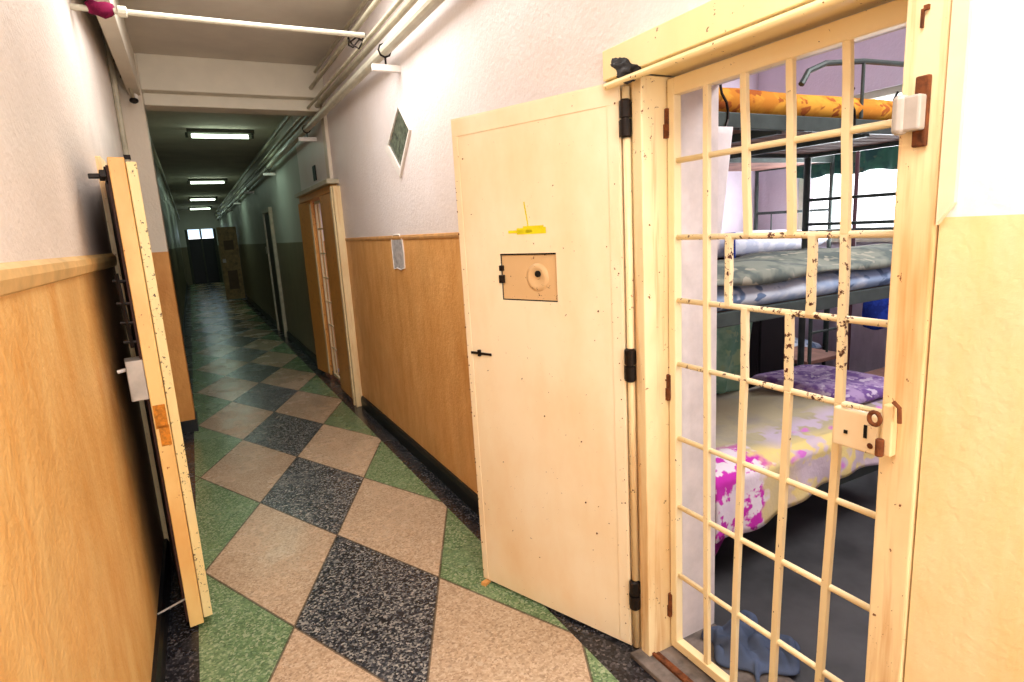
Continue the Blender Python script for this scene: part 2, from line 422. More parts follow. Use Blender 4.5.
# ------------------------------------------------------------------ first cell door frame
fr = thing('door_frame', 'cream painted steel frame around the open cell doorway, chipped at its corner', 'door frame', (1.2, 1.05, 0))
def W(parent):  # inverse offset so parts can be given in world numbers
    return Vector(parent.location)
def part(name, m, bm, parent, bevel=0, smooth=False):
    o = obj(name, bm, m, None, bevel, smooth)
    o.data.transform(Matrix.Translation(-W(parent)) if parent.rotation_euler.z == 0 else (Matrix.Rotation(-parent.rotation_euler.z, 4, 'Z') @ Matrix.Translation(-W(parent))))
    o.parent = parent; return o
bm = bmesh.new(); box(bm, 1.214, 1.51, 1.452, 1.64, 0, 1.913); box(bm, 1.203, 1.335, 1.408, 1.452, 0, 1.91)
part('jamb', 'frame', bm, fr, .004)
bm = bmesh.new(); box(bm, 1.172, 1.335, .592, .664, 0, 1.99)
part('jamb', 'frame', bm, fr, .004)
bm = bmesh.new(); box(bm, 1.160, 1.20, .592, 1.53, 1.915, 2.0); box(bm, 1.20, 1.335, .60, 1.54, 1.95, 1.99); box(bm, 1.20, 1.335, .683, 1.408, 1.912, 1.96); 
tube(bm, [(1.162, .6, 1.898), (1.162, 1.52, 1.898)], .011, 8)
part('lintel', 'lintel', bm, fr, .003)
bm = bmesh.new(); tube(bm, [(1.20, 1.472, .02), (1.20, 1.472, 1.89)], .012, 12)
part('hinge_post', 'frame', bm, fr, 0, True)
# rusted-out corner
bm = bmesh.new()
random.seed(3)
bmesh.ops.create_icosphere(bm, subdivisions=4, radius=1)
for v in bm.verts:
    nz = 1 + .7*noise.noise(v.co*1.8 + Vector((3, 1, 2))) + .12*noise.noise(v.co*6)
    y, z = v.co.y*.060*nz, v.co.z*.030*nz
    v.co = Vector((1.160+v.co.x*.004*nz, 1.425+y, 1.925+z+.35*y))
part('rust_patch', 'iron', bm, fr)
for z in (1.78, .97, .19):
    bm = bmesh.new(); lathe(bm, [(.009, -.04), (.012, -.038), (.012, .038), (.009, .04)], (1.30, 1.404, z), 'Z', 10); box(bm, 1.285, 1.302, 1.395, 1.41, z-.045, z-.005)
    part('gate_hinge', 'rust', bm, fr)
# keeper of gate hinge on the near jamb
bm = bmesh.new(); box(bm, 1.162, 1.172, .612, .636, 1.60, 1.72); part('keeper_plate', 'rust', bm, fr, .003)
bm = bmesh.new(); box(bm, 1.142, 1.164, .614, .650, 1.628, 1.688); lathe(bm, [(.009, -.034), (.013, -.026), (.013, .026), (.009, .034)], (1.150, .650, 1.658), 'Z', 12)
part('keeper', 'grey', bm, fr, .004)
bm = bmesh.new(); box(bm, 1.166, 1.1725, .632, .636, 1.80, 1.83); box(bm, 1.166, 1.1725, .624, .632, 1.827, 1.835); part('scratch_mark', 'rust', bm, fr)

# threshold
th = boxes('door_threshold', 'concrete', [(1.16, 1.52, .592, 1.46, 0.0, .018)], bevel=.004)
tag(th, 'worn concrete threshold under the barred gate', 'threshold')
bm = bmesh.new(); box(bm, 1.215, 1.225, .69, 1.45, .018, .028); box(bm, 1.225, 1.245, .69, 1.45, .018, .0205)
o = obj('threshold_rail', bm, 'rust', th); o['label'] = 'rusty steel angle set in the concrete'

# ------------------------------------------------------------------ barred gate
GX = 1.31
gate = thing('barred_gate', 'cream painted barred gate standing closed in the cell doorway', 'gate', (GX, 1.40, .02))
bm = bmesh.new()
box(bm, GX-.015, GX+.015, 1.374, 1.402, .03, 1.90); box(bm, GX-.015, GX+.015, .686, .712, .03, 1.90)
box(bm, GX-.015, GX+.015, .712, 1.374, 1.852, 1.90); box(bm, GX-.015, GX+.015, .712, 1.374, .03, .062)
part('gate_frame', 'gate', bm, gate, .003)
rows = [1.668, 1.443, 1.250, 1.047, .80, .56, .31]
for i, z in enumerate(rows):
    worn = i in (1, 2, 3)
    bm = bmesh.new(); tube(bm, [(GX, 1.376, z), (GX, 1.05, z+.001*math.sin(i*3)), (GX, .71, z-.001)], .0085, 8)
    part('horizontal_bar', 'gateworn' if worn else 'gate', bm, gate, 0, True)
def vbar(y0, y1, z0, z1, worn=False):
    bm = bmesh.new(); hw = .0095
    n = 6
    pr = None
    for k in range(n+1):
        f = k/n; y = y0+(y1-y0)*f + .0009*math.sin(k*2.1+y0*9); z = z0+(z1-z0)*f
        r = [bm.verts.new((GX+a*.007, y+b*hw, z)) for a, b in ((-1.6, -1), (.6, -1), (.6, 1), (-1.6, 1))]
        if pr:
            for j in range(4): bm.faces.new((pr[j], pr[(j+1) % 4], r[(j+1) % 4], r[j]))
        else: bm.faces.new(r[::-1])
        pr = r
    bm.faces.new(pr)
    part('vertical_bar', 'gateworn' if worn else 'gate', bm, gate, .002)
vbar(1.245, 1.258, .05, 1.86)
for yt, yb in ((1.132, 1.112), (.997, .980), (.857, .842)): vbar(yb, yt, 1.443, 1.86)
for y in (1.174, .922): vbar(y, y, 1.25, 1.443, True)
vbar(.836, .842, 1.047, 1.443, True)
for y in (1.114, .976): vbar(y, y+.002, 1.047, 1.25, True)
for yt, yb in ((1.116, 1.138), (.974, 1.0), (.836, .862)): vbar(yb, yt, .05, 1.047)
# lock case
bm = bmesh.new(); box(bm, GX-.055, GX-.016, .714, .818, .965, 1.055); lcase = part('lock_case', 'leaf', bm, gate, .004)
bm = bmesh.new(); tube(bm, [(GX-.05, .80, 1.062), (GX-.05, .70, 1.068)], .006, 8); part('lock_bolt', 'gateworn', bm, gate)
bm = bmesh.new(); box(bm, GX-.0575, GX-.053, .782, .79, .998, 1.006); part('keyhole', 'black', bm, gate).parent = lcase
bm = bmesh.new(); box(bm, GX-.0575, GX-.053, .738, .745, 1.0, 1.03); part('lock_slot', 'black', bm, gate).parent = lcase
bm = bmesh.new(); lathe(bm, [(.005, -.002), (.007, 0), (.005, .002)], (GX-.056, .73, .985), 'X', 8); part('rivet', 'rust', bm, gate).parent = lcase
bm = bmesh.new(); box(bm, 1.152, 1.172, .630, .650, 1.015, 1.12); part('lock_staple', 'frame', bm, fr, .003)
bm = bmesh.new(); lathe(bm, [(.006, -.018), (.008, -.016), (.008, .016), (.006, .018)], (1.146, .648, 1.032), 'Z', 10); part('staple_pin', 'rust', bm, fr)
bm = bmesh.new(); tube(bm, [(1.148, .662+.011*math.cos(a*PI/7), 1.088+.013*math.sin(a*PI/7)) for a in range(15)], .0045, 8); part('staple_ring', 'rust', bm, fr)
bm = bmesh.new(); tube(bm, [(1.15, .63, 1.13), (1.15, .618, 1.12), (1.15, .616, 1.09)], .004, 6); part('staple_hook', 'rust', bm, fr)

# ------------------------------------------------------------------ open steel leaf of the first cell
A = Vector((1.192, 1.490, 0)); B = Vector((.929, 2.166, 0)); dv = (B-A); LL = dv.length
rz = math.atan2(dv.y, dv.x)          # local x along the leaf, local -y... visible face
leaf = thing('cell_door', 'open cream steel cell door with square food hatch, folded back beside the barred gate', 'door', (A.x, A.y, 0), rz)
def lobj(name, m, L, bevel=0, parent=leaf):
    bm = bmesh.new()
    for b in L: box(bm, *b)
    return obj(name, bm, m, parent, bevel)
# local +y points to the corridor centre side? (visible face). x axis = A->B ; left normal = (-dy,dx) -> towards -X : the camera side
DT = 1.912
hx0, hx1, hz0, hz1 = .262, .520, 1.237, 1.408
lobj('door_sheet', 'leaf', [(0, LL, -.034, 0, .012, hz0), (0, LL, -.034, 0, hz1, DT), (0, hx0, -.034, 0, hz0, hz1), (hx1, LL, -.034, 0, hz0, hz1)])
lobj('edge_strip', 'leaf', [(0.004, LL-.004, 0, .0025, DT-.065, DT-.004), (.004, .045, 0, .003, .02, DT-.065), (LL-.03, LL-.004, 0, .0025, .02, DT-.065)], .001)
hp = lobj('hatch_panel', 'hatch', [(hx0, hx1, -.03, -.008, hz0, hz1)])
bm = bmesh.new(); R = Matrix.Rotation(0, 3, 'Z')
lathe(bm, [(.052, -.002), (.048, .004), (.038, .009), (.03, .007), (.012, .004)], (.352, -.009, 1.322), 'Y', 28)
obj('peephole_boss', bm, 'hatch', hp, 0, True)
bm = bmesh.new(); lathe(bm, [(.0115, -.002), (.0115, .012), (.009, .0125)], (.345, -.009, 1.335), 'Y', 14); obj('peephole', bm, 'black', hp)
lobj('hatch_hinge', 'iron', [(hx1-.012, hx1+.004, -.012, .004, 1.345, 1.365), (hx1-.014, hx1+.006, -.012, .006, 1.30, 1.33)], .002)
lobj('hatch_gap', 'black', [(hx0, hx1, -.012, -.004, hz1-.006, hz1), (hx0, hx1, -.012, -.005, hz0, hz0+.004), (hx1-.003, hx1, -.012, -.005, hz0, hz1)])
lobj('latch_slot', 'iron', [(.592, .700, 0, .006, 1.014, 1.024), (.648, .660, 0, .010, 1.008, 1.034)], .001)
bm = bmesh.new(); random.seed(5)
for x0, x1, z0, z1 in ((.30, .43, 1.475, 1.497), (.36, .47, 1.480, 1.490), (.31, .40, 1.496, 1.503)): box(bm, x0, x1, 0, .0012, z0, z1)
for k in range(8):
    f = k/7; box(bm, .376+.012*f, .380+.012*f, 0, .0012, 1.50+.075*f*.98, 1.512+.075*f)
obj('yellow_mark', bm, 'yellow', leaf)['label'] = 'smudge of yellow marker paint'
bm = bmesh.new(); random.seed(11)
for k in range(70):
    e = random.random()
    x = random.choice([random.uniform(.01, .03), LL-random.uniform(.0, .008), LL-random.uniform(.004, .02), random.uniform(.05, LL-.05)]); z = random.uniform(.05, DT-.05)
    r = random.uniform(.0015, .004); lathe(bm, [(r, 0), (r*.6, .0035)], (x, .0005, z), 'Y', 7)
obj('rust_spots', bm, 'rust', leaf)
for z in (1.80, 1.045, .225):
    bm = bmesh.new(); lathe(bm, [(.013, -.055), (.018, -.05), (.018, -.003), (.012, -.002), (.012, .002), (.018, .003), (.018, .05), (.012, .055)], (-.020, .006, z), 'Z', 14)
    box(bm, -.02, .004, -.02, .004, z-.05, z-.004); box(bm, -.036, -.02, -.02, .004, z+.004, z+.045)
    obj('hinge', bm, 'iron', leaf)
wd = thing('door_wedge', 'small orange wooden chip on the floor by the foot of the open cell door', 'wedge', (.925, 2.135, 0), .5)
bm = bmesh.new(); prism(bm, [(-.02, 0), (.02, 0), (.018, .008), (-.018, .014)], 'Y', -.012, .012); obj('wedge_block', bm, plain('orange wood', (222, 160, 90), .7), wd)

# ------------------------------------------------------------------ open leaf on the left
Al = Vector((-.262, 3.235, 0)); Bl = Vector((-.185, 2.5, 0)); dl = Bl-Al; LW = dl.length
ld = thing('cell_door', 'chipped yellow cell door seen edge-on, opened out from the left wall', 'door', (Al.x, Al.y, 0), math.atan2(dl.y, dl.x))
# local +x to free end, local +y points to corridor (right side)
def l2(name, m, L, bevel=0):
    bm = bmesh.new()
    for b in L: box(bm, *b)
    return obj(name, bm, m, ld, bevel)
bm = bmesh.new(); 
box(bm, 0, LW, -.022, .028, .012, 1.815); obj('door_core', bm, 'oldedge', ld, .003)
l2('door_plate', 'lip', [(0, LW+.004, .030, .062, .035, 1.80)], .003)
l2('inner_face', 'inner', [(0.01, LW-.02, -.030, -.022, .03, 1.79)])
b1 = l2('top_bolt', 'iron', [(LW-.16, LW-.02, -.052, -.030, 1.75, 1.775), (LW-.10, LW-.07, -.085, -.050, 1.752, 1.768), (LW-.13, LW-.05, -.036, -.030, 1.735, 1.79)], .003)
bm = bmesh.new(); tube(bm, [(LW-.03, -.045, 1.15), (LW-.03, -.055, 1.42)], .007, 8)
for z in (1.17, 1.24, 1.31, 1.39): tube(bm, [(LW-.03, -.03, z), (LW-.03, -.07, z+.004)], .006, 8)
obj('slide_bolt', bm, 'iron', ld)
lk = l2('lock_box', 'grey', [(LW-.11, LW-.008, -.078, -.022, .955, 1.105)], .004)
bm = bmesh.new(); tube(bm, [(LW-.05, -.078, 1.07), (LW-.05, -.105, 1.066)], .007, 8); obj('lock_pin', bm, 'bracket', lk)
bm = bmesh.new(); box(bm, LW+.0, LW+.0015, -.018, .022, .84, .93); box(bm, LW, LW+.0015, -.01, .024, .77, .85); obj('rust_mark', bm, plain('orange rust', (226, 140, 40), .7, var=.3, sc=60), ld)
bm = bmesh.new(); tube(bm, [(LW-.02, -.02, .13), (LW-.03, -.12, .10)], .004, 6); obj('door_stop_wire', bm, 'grey', ld)
for z in (1.6, .3):
    bm = bmesh.new(); lathe(bm, [(.012, -.04), (.014, -.036), (.014, .036), (.012, .04)], (-.012, -.03, z), 'Z', 10); obj('hinge', bm, 'iron', ld)
fl_ = thing('door_frame', 'narrow cream door frame on the left wall behind the edge-on door', 'door frame', (XL, 3.6, 0))
for y0, y1 in ((3.22, 3.28), (3.98, 4.04)):
    bm = bmesh.new(); box(bm, XL-.1, XL+.02, y0, y1, 0, 1.85); part('jamb', 'frame', bm, fl_, .003)
bm = bmesh.new(); box(bm, XL-.1, XL+.02, 3.22, 4.04, 1.85, 1.91); part('lintel', 'frame', bm, fl_, .003)

# ------------------------------------------------------------------ second cell doorway on the right
f2 = thing('door_frame', 'cream and ochre frame of the second cell doorway further down the right wall', 'door frame', (XR, 6.2, 0))
bm = bmesh.new(); box(bm, 1.118, 1.18, 5.20, 5.235, 0, 1.93); box(bm, 1.135, 1.18, 5.235, 5.26, 0, 1.93); box(bm, 1.112, 1.18, 5.26, 5.30, 0, 1.93); part('jamb', 'frame', bm, f2, .004)
bm = bmesh.new(); box(bm, 1.165, 1.30, 6.86, 6.98, 0, 1.93); part('jamb', 'orange', bm, f2, .004)
bm = bmesh.new(); box(bm, 1.125, 1.178, 5.30, 5.56, 1.89, 1.95); box(bm, 1.125, 1.30, 5.56, 6.98, 1.89, 1.95); part('lintel', 'orange', bm, f2, .004)
bm = bmesh.new(); box(bm, 1.08, 1.18, 5.22, 6.98, 1.95, 1.99); part('header_board', 'pipe', bm, f2, .003)
d2 = thing('cell_door', 'ochre wooden cell door ajar in the second doorway down the right wall', 'door', (1.14, 5.56, 0))
bm = bmesh.new(); box(bm, 1.128, 1.160, 5.31, 5.86, .03, 1.885); part('door_sheet', 'orange', bm, d2, .003)
bm = bmesh.new(); box(bm, 1.120, 1.128, 5.32, 5.35, .05, 1.87); part('edge_strip', 'frame', bm, d2, .002)
g2 = thing('barred_gate', 'narrow strip of barred gate between the two leaves of the second doorway', 'gate', (1.2, 6.2, .03))
bm = bmesh.new(); box(bm, 1.19, 1.21, 5.87, 5.90, .03, 1.88); box(bm, 1.19, 1.21, 6.47, 6.50, .03, 1.88); box(bm, 1.19, 1.21, 5.9, 6.47, 1.85, 1.88); box(bm, 1.19, 1.21, 5.9, 6.47, .03, .06); part('gate_frame', 'gate', bm, g2)
for z in (1.6, 1.35, 1.1, .85, .6, .35):
    bm = bmesh.new(); tube(bm, [(1.2, 5.9, z), (1.2, 6.47, z)], .009, 6); part('horizontal_bar', 'gate', bm, g2)
for y in (6.05, 6.19, 6.33):
    bm = bmesh.new(); tube(bm, [(1.2, y, .05), (1.2, y, 1.86)], .009, 6); part('vertical_bar', 'gate', bm, g2)
d3 = thing('cell_door', 'ochre wooden cell door folded out at the far side of the second doorway', 'door', (1.15, 6.52, 0))
bm = bmesh.new(); prism(bm, [(1.162, 6.54), (1.105, 6.97), (1.130, 6.98), (1.187, 6.55)], 'Z', .03, 1.885); part('door_sheet', 'orange', bm, d3, .003)
bm = bmesh.new(); prism(bm, [(1.158, 6.54), (1.152, 6.58), (1.156, 6.58), (1.162, 6.54)], 'Z', .05, 1.86); part('edge_strip', 'frame', bm, d3)
# number plaque
pq = thing('number_plaque', 'small dark plaque on the wall above the second doorway', 'plaque', (XR, 6.2, 2.14))
bm = bmesh.new(); box(bm, 1.170, 1.18, 6.14, 6.27, 2.065, 2.205); part('plaque_board', 'black', bm, pq, .002)
# third doorway flush
f3 = thing('door_frame', 'pale frame of a shut doorway far along the dim right wall', 'door frame', (XR, 10.3, 0))
for y in (9.88, 10.75):
    bm = bmesh.new(); box(bm, 1.13, 1.18, y, y+.08, 0, 1.95); part('jamb', 'pipe', bm, f3, .003)
bm = bmesh.new(); box(bm, 1.13, 1.18, 9.88, 10.83, 1.95, 2.02); part('lintel', 'pipe', bm, f3, .003)
bm = bmesh.new(); box(bm, 1.155, 1.175, 9.97, 10.74, .02, 1.94); d4 = part('door_sheet', 'darkdoor', bm, f3)
sw = boxes('light_switch', 'bracket', [(1.165, 1.18, 11.1, 11.32, 1.3, 1.42)], bevel=.003); tag(sw, 'small white switch box on the dim right wall', 'switch')
# far leaf standing out into the corridor
d5 = thing('cell_door', 'far yellowish door standing wide open into the corridor on the right', 'door', (1.16, 17.75, 0))
bm = bmesh.new(); box(bm, .68, 1.15, 17.70, 17.74, .03, 1.95); part('door_sheet', plain('dull yellow door', (170, 140, 90), .5, var=.3), bm, d5, .003)
bm = bmesh.new(); box(bm, .72, .80, 17.66, 17.70, 1.02, 1.12); part('lock_box', 'grey', bm, d5)
bm = bmesh.new(); box(bm, .80, 1.04, 17.69, 17.70, 1.35, 1.60); box(bm, .80, 1.04, 17.69, 17.70, .3, .8); part('door_panel', plain('brown panel', (104, 80, 56), .6), bm, d5)
# end door
de = thing('corridor_gate', 'dark gate closing the far end of the corridor', 'gate', (.45, YE+.05, 0))
bm = bmesh.new(); box(bm, -.1, 1.0, YE+.08, YE+.12, 0, 1.78); part('door_sheet', plain('near black door', (30, 34, 38), .4), bm, de)
bm = bmesh.new(); box(bm, -.1, 0, YE+.02, YE+.08, 0, 2.15); box(bm, .9, 1.0, YE+.02, YE+.08, 0, 2.15); box(bm, .42, .48, YE+.02, YE+.08, 0, 2.15); part('gate_frame', 'darkdoor', bm, de)
bm = bmesh.new(); box(bm, -.1, 1.0, YE+.08, YE+.1, 1.80, 2.15); part('transom_pane', emit('lit transom', (.60, .78, .95, 1), 1.6), bm, de)

# ------------------------------------------------------------------ diamond and niche
dm = thing('diamond_window', 'diamond-shaped greenish glass panel high on the right wall', 'panel', (XR, 3.53, 2.04))
bm = bmesh.new()
O = [(3.80, 2.03), (3.56, 1.835), (3.315, 2.07), (3.475, 2.225)]
def ring(outer, k):
    c = (sum(p[0] for p in outer)/4, sum(p[1] for p in outer)/4); return [(c[0]+(p[0]-c[0])*k, c[1]+(p[1]-c[1])*k) for p in outer]
I = [(3.735, 2.045), (3.54, 1.885), (3.325, 2.07), (3.478, 2.218)]
for i in range(4):
    j = (i+1) % 4
    prism(bm, [O[i], O[j], I[j], I[i]], 'X', XR-.014, XR)
part('diamond_frame', 'bracket', bm, dm)
bm = bmesh.new(); prism(bm, I, 'X', XR-.004, XR); part('diamond_pane', 'diamond', bm, dm)
nc = thing('wall_niche', 'small grey recess with broken plaster cut into the ochre part of the right wall', 'niche', (XR, 3.76, 1.3))
bm = bmesh.new()
pl = [(3.645, 1.29), (3.72, 1.275), (3.80, 1.285), (3.868, 1.275), (3.875, 1.40), (3.868, 1.475), (3.82, 1.497), (3.70, 1.497), (3.65, 1.47), (3.637, 1.38)]
prism(bm, pl, 'X', XR-.004, XR); part('recess_plaster', 'niche', bm, nc)
bm = bmesh.new()
tube(bm, [(XR-.003, y, z) for y, z in pl+[pl[0]]], .0045, 6); part('chipped_rim', 'bracket', bm, nc)

# ------------------------------------------------------------------ pipes
def pipe(x, z, r, y0, y1, m, label):
    o = tubes('ceiling_pipe', m, [[(x, y0, z), (x, (y0+y1)/2, z), (x, y1, z)]], r, seg=12); return tag(o, label, 'pipe')
pipe(1.10, 2.505, .03, 1., YE, 'pipew', 'thick white pipe, the lowest of the bundle along the right wall')
pipe(1.05, 2.60, .012, 1., YE, 'pipe', 'thin cream pipe just above the thick white one')
pipe(1.125, 2.62, .02, 1., YE, 'pipe', 'cream pipe nearest the right wall, above the thick white one')
pipe(1.07, 2.74, .016, 1., YE, 'pipe', 'cream pipe in the middle of the bundle under the ceiling')
pipe(1.12, 2.87, .012, 1., 5.40, 'pipe', 'thin cream conduit in the corner of wall and ceiling, topmost of the bundle')
pipe(-.20, 2.52, .02, 5.66, YE, 'pipe', 'cream pipe running along the dim left wall past the pillar')
tp = thing('cross_pipe', 'white pipe crossing the corridor below the ceiling', 'pipe', (.35, 3.3, 2.535))
bm = bmesh.new(); tube(bm, [(XL, 3.3, 2.535), (.40, 3.3, 2.532), (.96, 3.3, 2.535)], .013, 12); part('pipe_run', 'pipew', bm, tp)
bm = bmesh.new(); lathe(bm, [(.017, -.02), (.024, -.015), (.024, .015), (.017, .02)], (-.12, 3.3, 2.535), 'X', 12); part('coupling', 'pipew', bm, tp)
bm = bmesh.new(); tube(bm, [(-.25+.02*i, 3.3+.004*math.sin(i*2), 2.538+.006*math.sin(i*1.7)) for i in range(6)], [.022, .032, .028, .034, .03, .02], 12)
o = obj('pipe_rag', bm, 'purple', None, 0, True); tag(o, 'maroon rag wrapped around the left end of the crossing pipe', 'rag')
# tangled valve near the crossing
vt = thing('wire_loop', 'small tangled loop of wire hanging by the ceiling pipes', 'wire', (1.0, 3.6, 2.6))
bm = bmesh.new(); tube(bm, [(1.0+.045*math.cos(a*.8), 3.6+.09*math.sin(a*.8), 2.60+.025*math.sin(a*1.9)) for a in range(0, 14)], .005, 6); part('wire', 'iron', bm, vt)
br0 = None
blab = ['nearest white bracket holding the pipe bundle to the right wall', 'second white pipe bracket, just past the beam', 'third white pipe bracket, above the dim wall', 'fourth pipe bracket far down the corridor', 'fifth pipe bracket far down the corridor', 'furthest visible pipe bracket near the corridor end']
for i, y in enumerate((3.42, 5.95, 9.0, 12.2, 15.4, 18.6)):
    if br0 is None:
        br0 = thing('pipe_bracket', blab[0], 'bracket', (XR, y, 2.41), 0, 'brackets of the pipe bundle')
        bm = bmesh.new(); box(bm, 1.02, 1.18, y-.012, y+.012, 2.395, 2.430); part('arm', 'bracket', bm, br0, .002)
        bm = bmesh.new(); tube(bm, [(1.10+.036*math.cos(a), y, 2.505+.036*math.sin(a)) for a in [PI*(-.5+k/8*2) for k in range(9)]], .005, 6); box(bm, 1.096, 1.104, y-.006, y+.006, 2.430, 2.466); part('clamp', 'iron', bm, br0)
    else: copy_tree(br0, (XR, y, 2.41), blab[i])
# vertical pipe with valve beside the pillar
vp = thing('vertical_pipe', 'cream pipe running up the left wall in front of the pillar', 'pipe', (-.29, 4.9, 0))
bm = bmesh.new(); tube(bm, [(-.292, 4.9, .02), (-.292, 4.9, 1.5), (-.292, 4.9, H-.01)], .018, 12); part('pipe_run', 'pipe', bm, vp)
for z in (2.1, .9):
    bm = bmesh.new(); box(bm, -.31, -.27, 4.88, 4.92, z, z+.03); part('pipe_clip', 'iron', bm, vp)
vv = thing('pipe_valve', 'grimy valve and fittings at the top of the left wall pipe', 'valve', (-.24, 5.0, 2.6))
bm = bmesh.new(); tube(bm, [(-.29, 4.7, 2.86), (-.275, 4.8, 2.80), (-.265, 4.95, 2.74), (-.225, 5.1, 2.66), (-.21, 5.3, 2.57)], .012, 8); part('valve_tube', 'pipe', bm, vv)
for c in ((-.25, 4.93, 2.74), (-.232, 5.05, 2.67), (-.21, 5.28, 2.56)):
    bm = bmesh.new(); lathe(bm, [(.01, -.02), (.026, -.012), (.03, .0), (.026, .012), (.01, .02)], c, 'Z', 10); part('valve_body', 'iron', bm, vv)
bm = bmesh.new(); lathe(bm, [(.006, -.012), (.02, -.008), (.02, .008), (.006, .012)], (-.2, 5.33, 2.60), 'Y', 12); part('valve_cap', 'bracket', bm, vv)

# ------------------------------------------------------------------ ceiling lights
lamp0 = None
lab = ['nearest lit fluorescent ceiling light, just past the beam', 'second lit fluorescent ceiling light down the corridor', 'third lit fluorescent ceiling light down the corridor', 'furthest lit fluorescent ceiling light before the dark end']
for i, y in enumerate((8.6, 14.8, 20.2, 25.2)):
    if lamp0 is None:
        lamp0 = thing('ceiling_light', lab[0], 'ceiling light', (.53, y, H), 0, 'fluorescent lights along the corridor')
        bm = bmesh.new(); box(bm, .16, .93, y-.05, y+.05, H-.045, H); box(bm, .14, .17, y-.03, y+.03, H-.10, H-.045); box(bm, .89, .92, y-.03, y+.03, H-.10, H-.045); part('housing', 'darkdoor', bm, lamp0)
        bm = bmesh.new(); tube(bm, [(.205, y-.02, H-.085), (.855, y-.02, H-.085)], .024, 12); part('tube', 'tube', bm, lamp0)
    else: copy_tree(lamp0, (.53, y, H), lab[i])

# ------------------------------------------------------------------ bunk beds in the cell
BX0, BX1, BY0, BY1 = 1.56, 3.24, 1.57, 2.34
bunk = thing('bunk_bed', 'grey green steel three-tier bunk bed just inside the barred gate', 'bunk bed', (BX0, BY0, 0))
for x in (BX0, BX1):
    for y in (BY0, BY1):
        bm = bmesh.new(); tube(bm, [(x, y, 0), (x, y, 1), (x, y, 1.9 if x == BX0 else 1.9)], .019, 10); part('post', 'bedframe', bm, bunk, 0, True)
for zz in (.26, 1.09, 1.80):
    for y in (BY0, BY1):
        bm = bmesh.new(); box(bm, BX0, BX1, y-.012, y+.012, zz, zz+.055); part('side_rail', 'bedframe', bm, bunk, .003)
    for x in (BX0, BX1):
        bm = bmesh.new(); box(bm, x-.012, x+.012, BY0, BY1, zz, zz+.05); part('end_rail', 'bedframe', bm, bunk, .003)
    bm = bmesh.new()
    for k in range(8):
        y = BY0+.03+k*.092; box(bm, BX0+.02, BX1-.02, y, y+.075, zz+.02, zz+.035)
    part('slats', 'plank', bm, bunk)
for x in (2.0, 2.55):
    bm = bmesh.new(); box(bm, x, x+.03, BY0+.01, BY1-.01, 1.79, 1.82); part('cross_rail', 'bedframe', bm, bunk)
for z in (1.42, 1.56):
    bm = bmesh.new(); tube(bm, [(BX1, BY0, z), (BX1, BY1, z)], .009, 8); part('end_bar', 'bedframe', bm, bunk)
bm = bmesh.new(); tube(bm, [(2.12, BY0, 1.97), (2.16, BY0, 2.02), (2.26, BY0, 2.055), (2.5, BY0, 2.08), (3.2, BY0, 2.10), (3.24, BY0, 2.06), (3.24, BY0, 1.85)], .011, 8); tube(bm, [(2.50, BY0, 1.86), (2.50, BY0, 2.08)], .007, 8)
part('guard_rail', 'bedframe', bm, bunk)
# bedding
def soft(name, m, dims, label, cat, seed=0, sag=.012, pw=5, parent=None):
    bm = bmesh.new(); x0, x1, y0, y1, z0, z1 = dims; lx, ly, lz = x1-x0, y1-y0, z1-z0
    cushion(bm, 0, lx, 0, ly, 0, lz, 30, 12, sag, seed, pw)
    o = obj(name, bm, m, None, 0, True); o.location = (x0, y0, z0); tag(o, label, cat); return o
soft('mattress', 'orangecloth', (BX0+.02, BX1-.02, BY0-.012, BY1, 1.838, 1.965), 'orange mattress tied onto the top tier of the bunk bed', 'mattress', 1, .012)
for i, x in enumerate((1.70, 2.05, 2.42, 2.72, 2.98)):
    bm = bmesh.new(); tube(bm, [(x+.02*math.sin(k), BY0-.016-.004*math.cos(k*2), 1.80+.17*k/6) for k in range(7)], .005, 6); tube(bm, [(x, BY0-.016, 1.80), (x+.07, BY0-.016, 1.80)], .004, 6)
    o = obj('mattress_tie', bm, 'iron'); tag(o, ['leftmost', 'second from left', 'middle', 'second from right', 'rightmost'][i]+' dark cord tying the orange mattress to the rail', 'cord', 'cords tying the top mattress')
soft('mattress', 'bluesheet', (BX0+.02, BX1-.02, BY0-.02, BY1-.02, 1.127, 1.25), 'mattress in a pale blue patterned sheet on the middle tier', 'mattress', 4, .015)
# grey cover lying on the middle tier, hanging over its edge a little
def cover(u, v):
    x = BX0+.03+(BX1-BX0-.06)*u; t = v*(.78)
    w = .012*noise.noise(Vector((x*6, v*6, 2)))
    if t < .03: return (x, BY0-.034+.004*math.sin(x*30), 1.245+t + .01*math.sin(x*9))
    tt = t-.03; return (x, BY0-.034+tt, 1.272+w+.03*math.sin(min(1, tt*2)*PI)+.012*math.sin(x*7+tt*9))
bm = bmesh.new(); sheet(bm, cover, 60, 26, .006)
o = obj('bedcover', bm, 'greycloth', None, 0, True); tag(o, 'rumpled grey green bedcover on the middle tier', 'bedcover')
soft('mattress', 'white', (BX0+.02, BX1-.02, BY0+.01, BY1-.02, .297, .455), 'pale mattress under the flowered blanket on the lowest tier', 'mattress', 6)
O = Vector((1.64, 1.545, 0))
def blk(u, v):
    x = 1.57*u; s = v*1.0; drop = .20 + .035*math.sin(u*7+1)-.03*u
    n = .012*noise.noise(Vector((x*5, v*7, 0)))
    if s < .22:
        f = s/.22; return (x, -.012+.012*math.sin(x*22)*(1-f)-.006+n, .50-drop*(1-f)-.02*(1-f))
    if s < .27:
        f = (s-.22)/.05; return (x, .03*f, .50+.018*math.sin(f*PI/2)-.0)
    f = (s-.27)/.73; return (x, .03+.72*f, .518+n+.02*math.sin(f*PI)+.01*math.sin(x*6+f*5))
bm = bmesh.new(); sheet(bm, blk, 70, 46, .008)
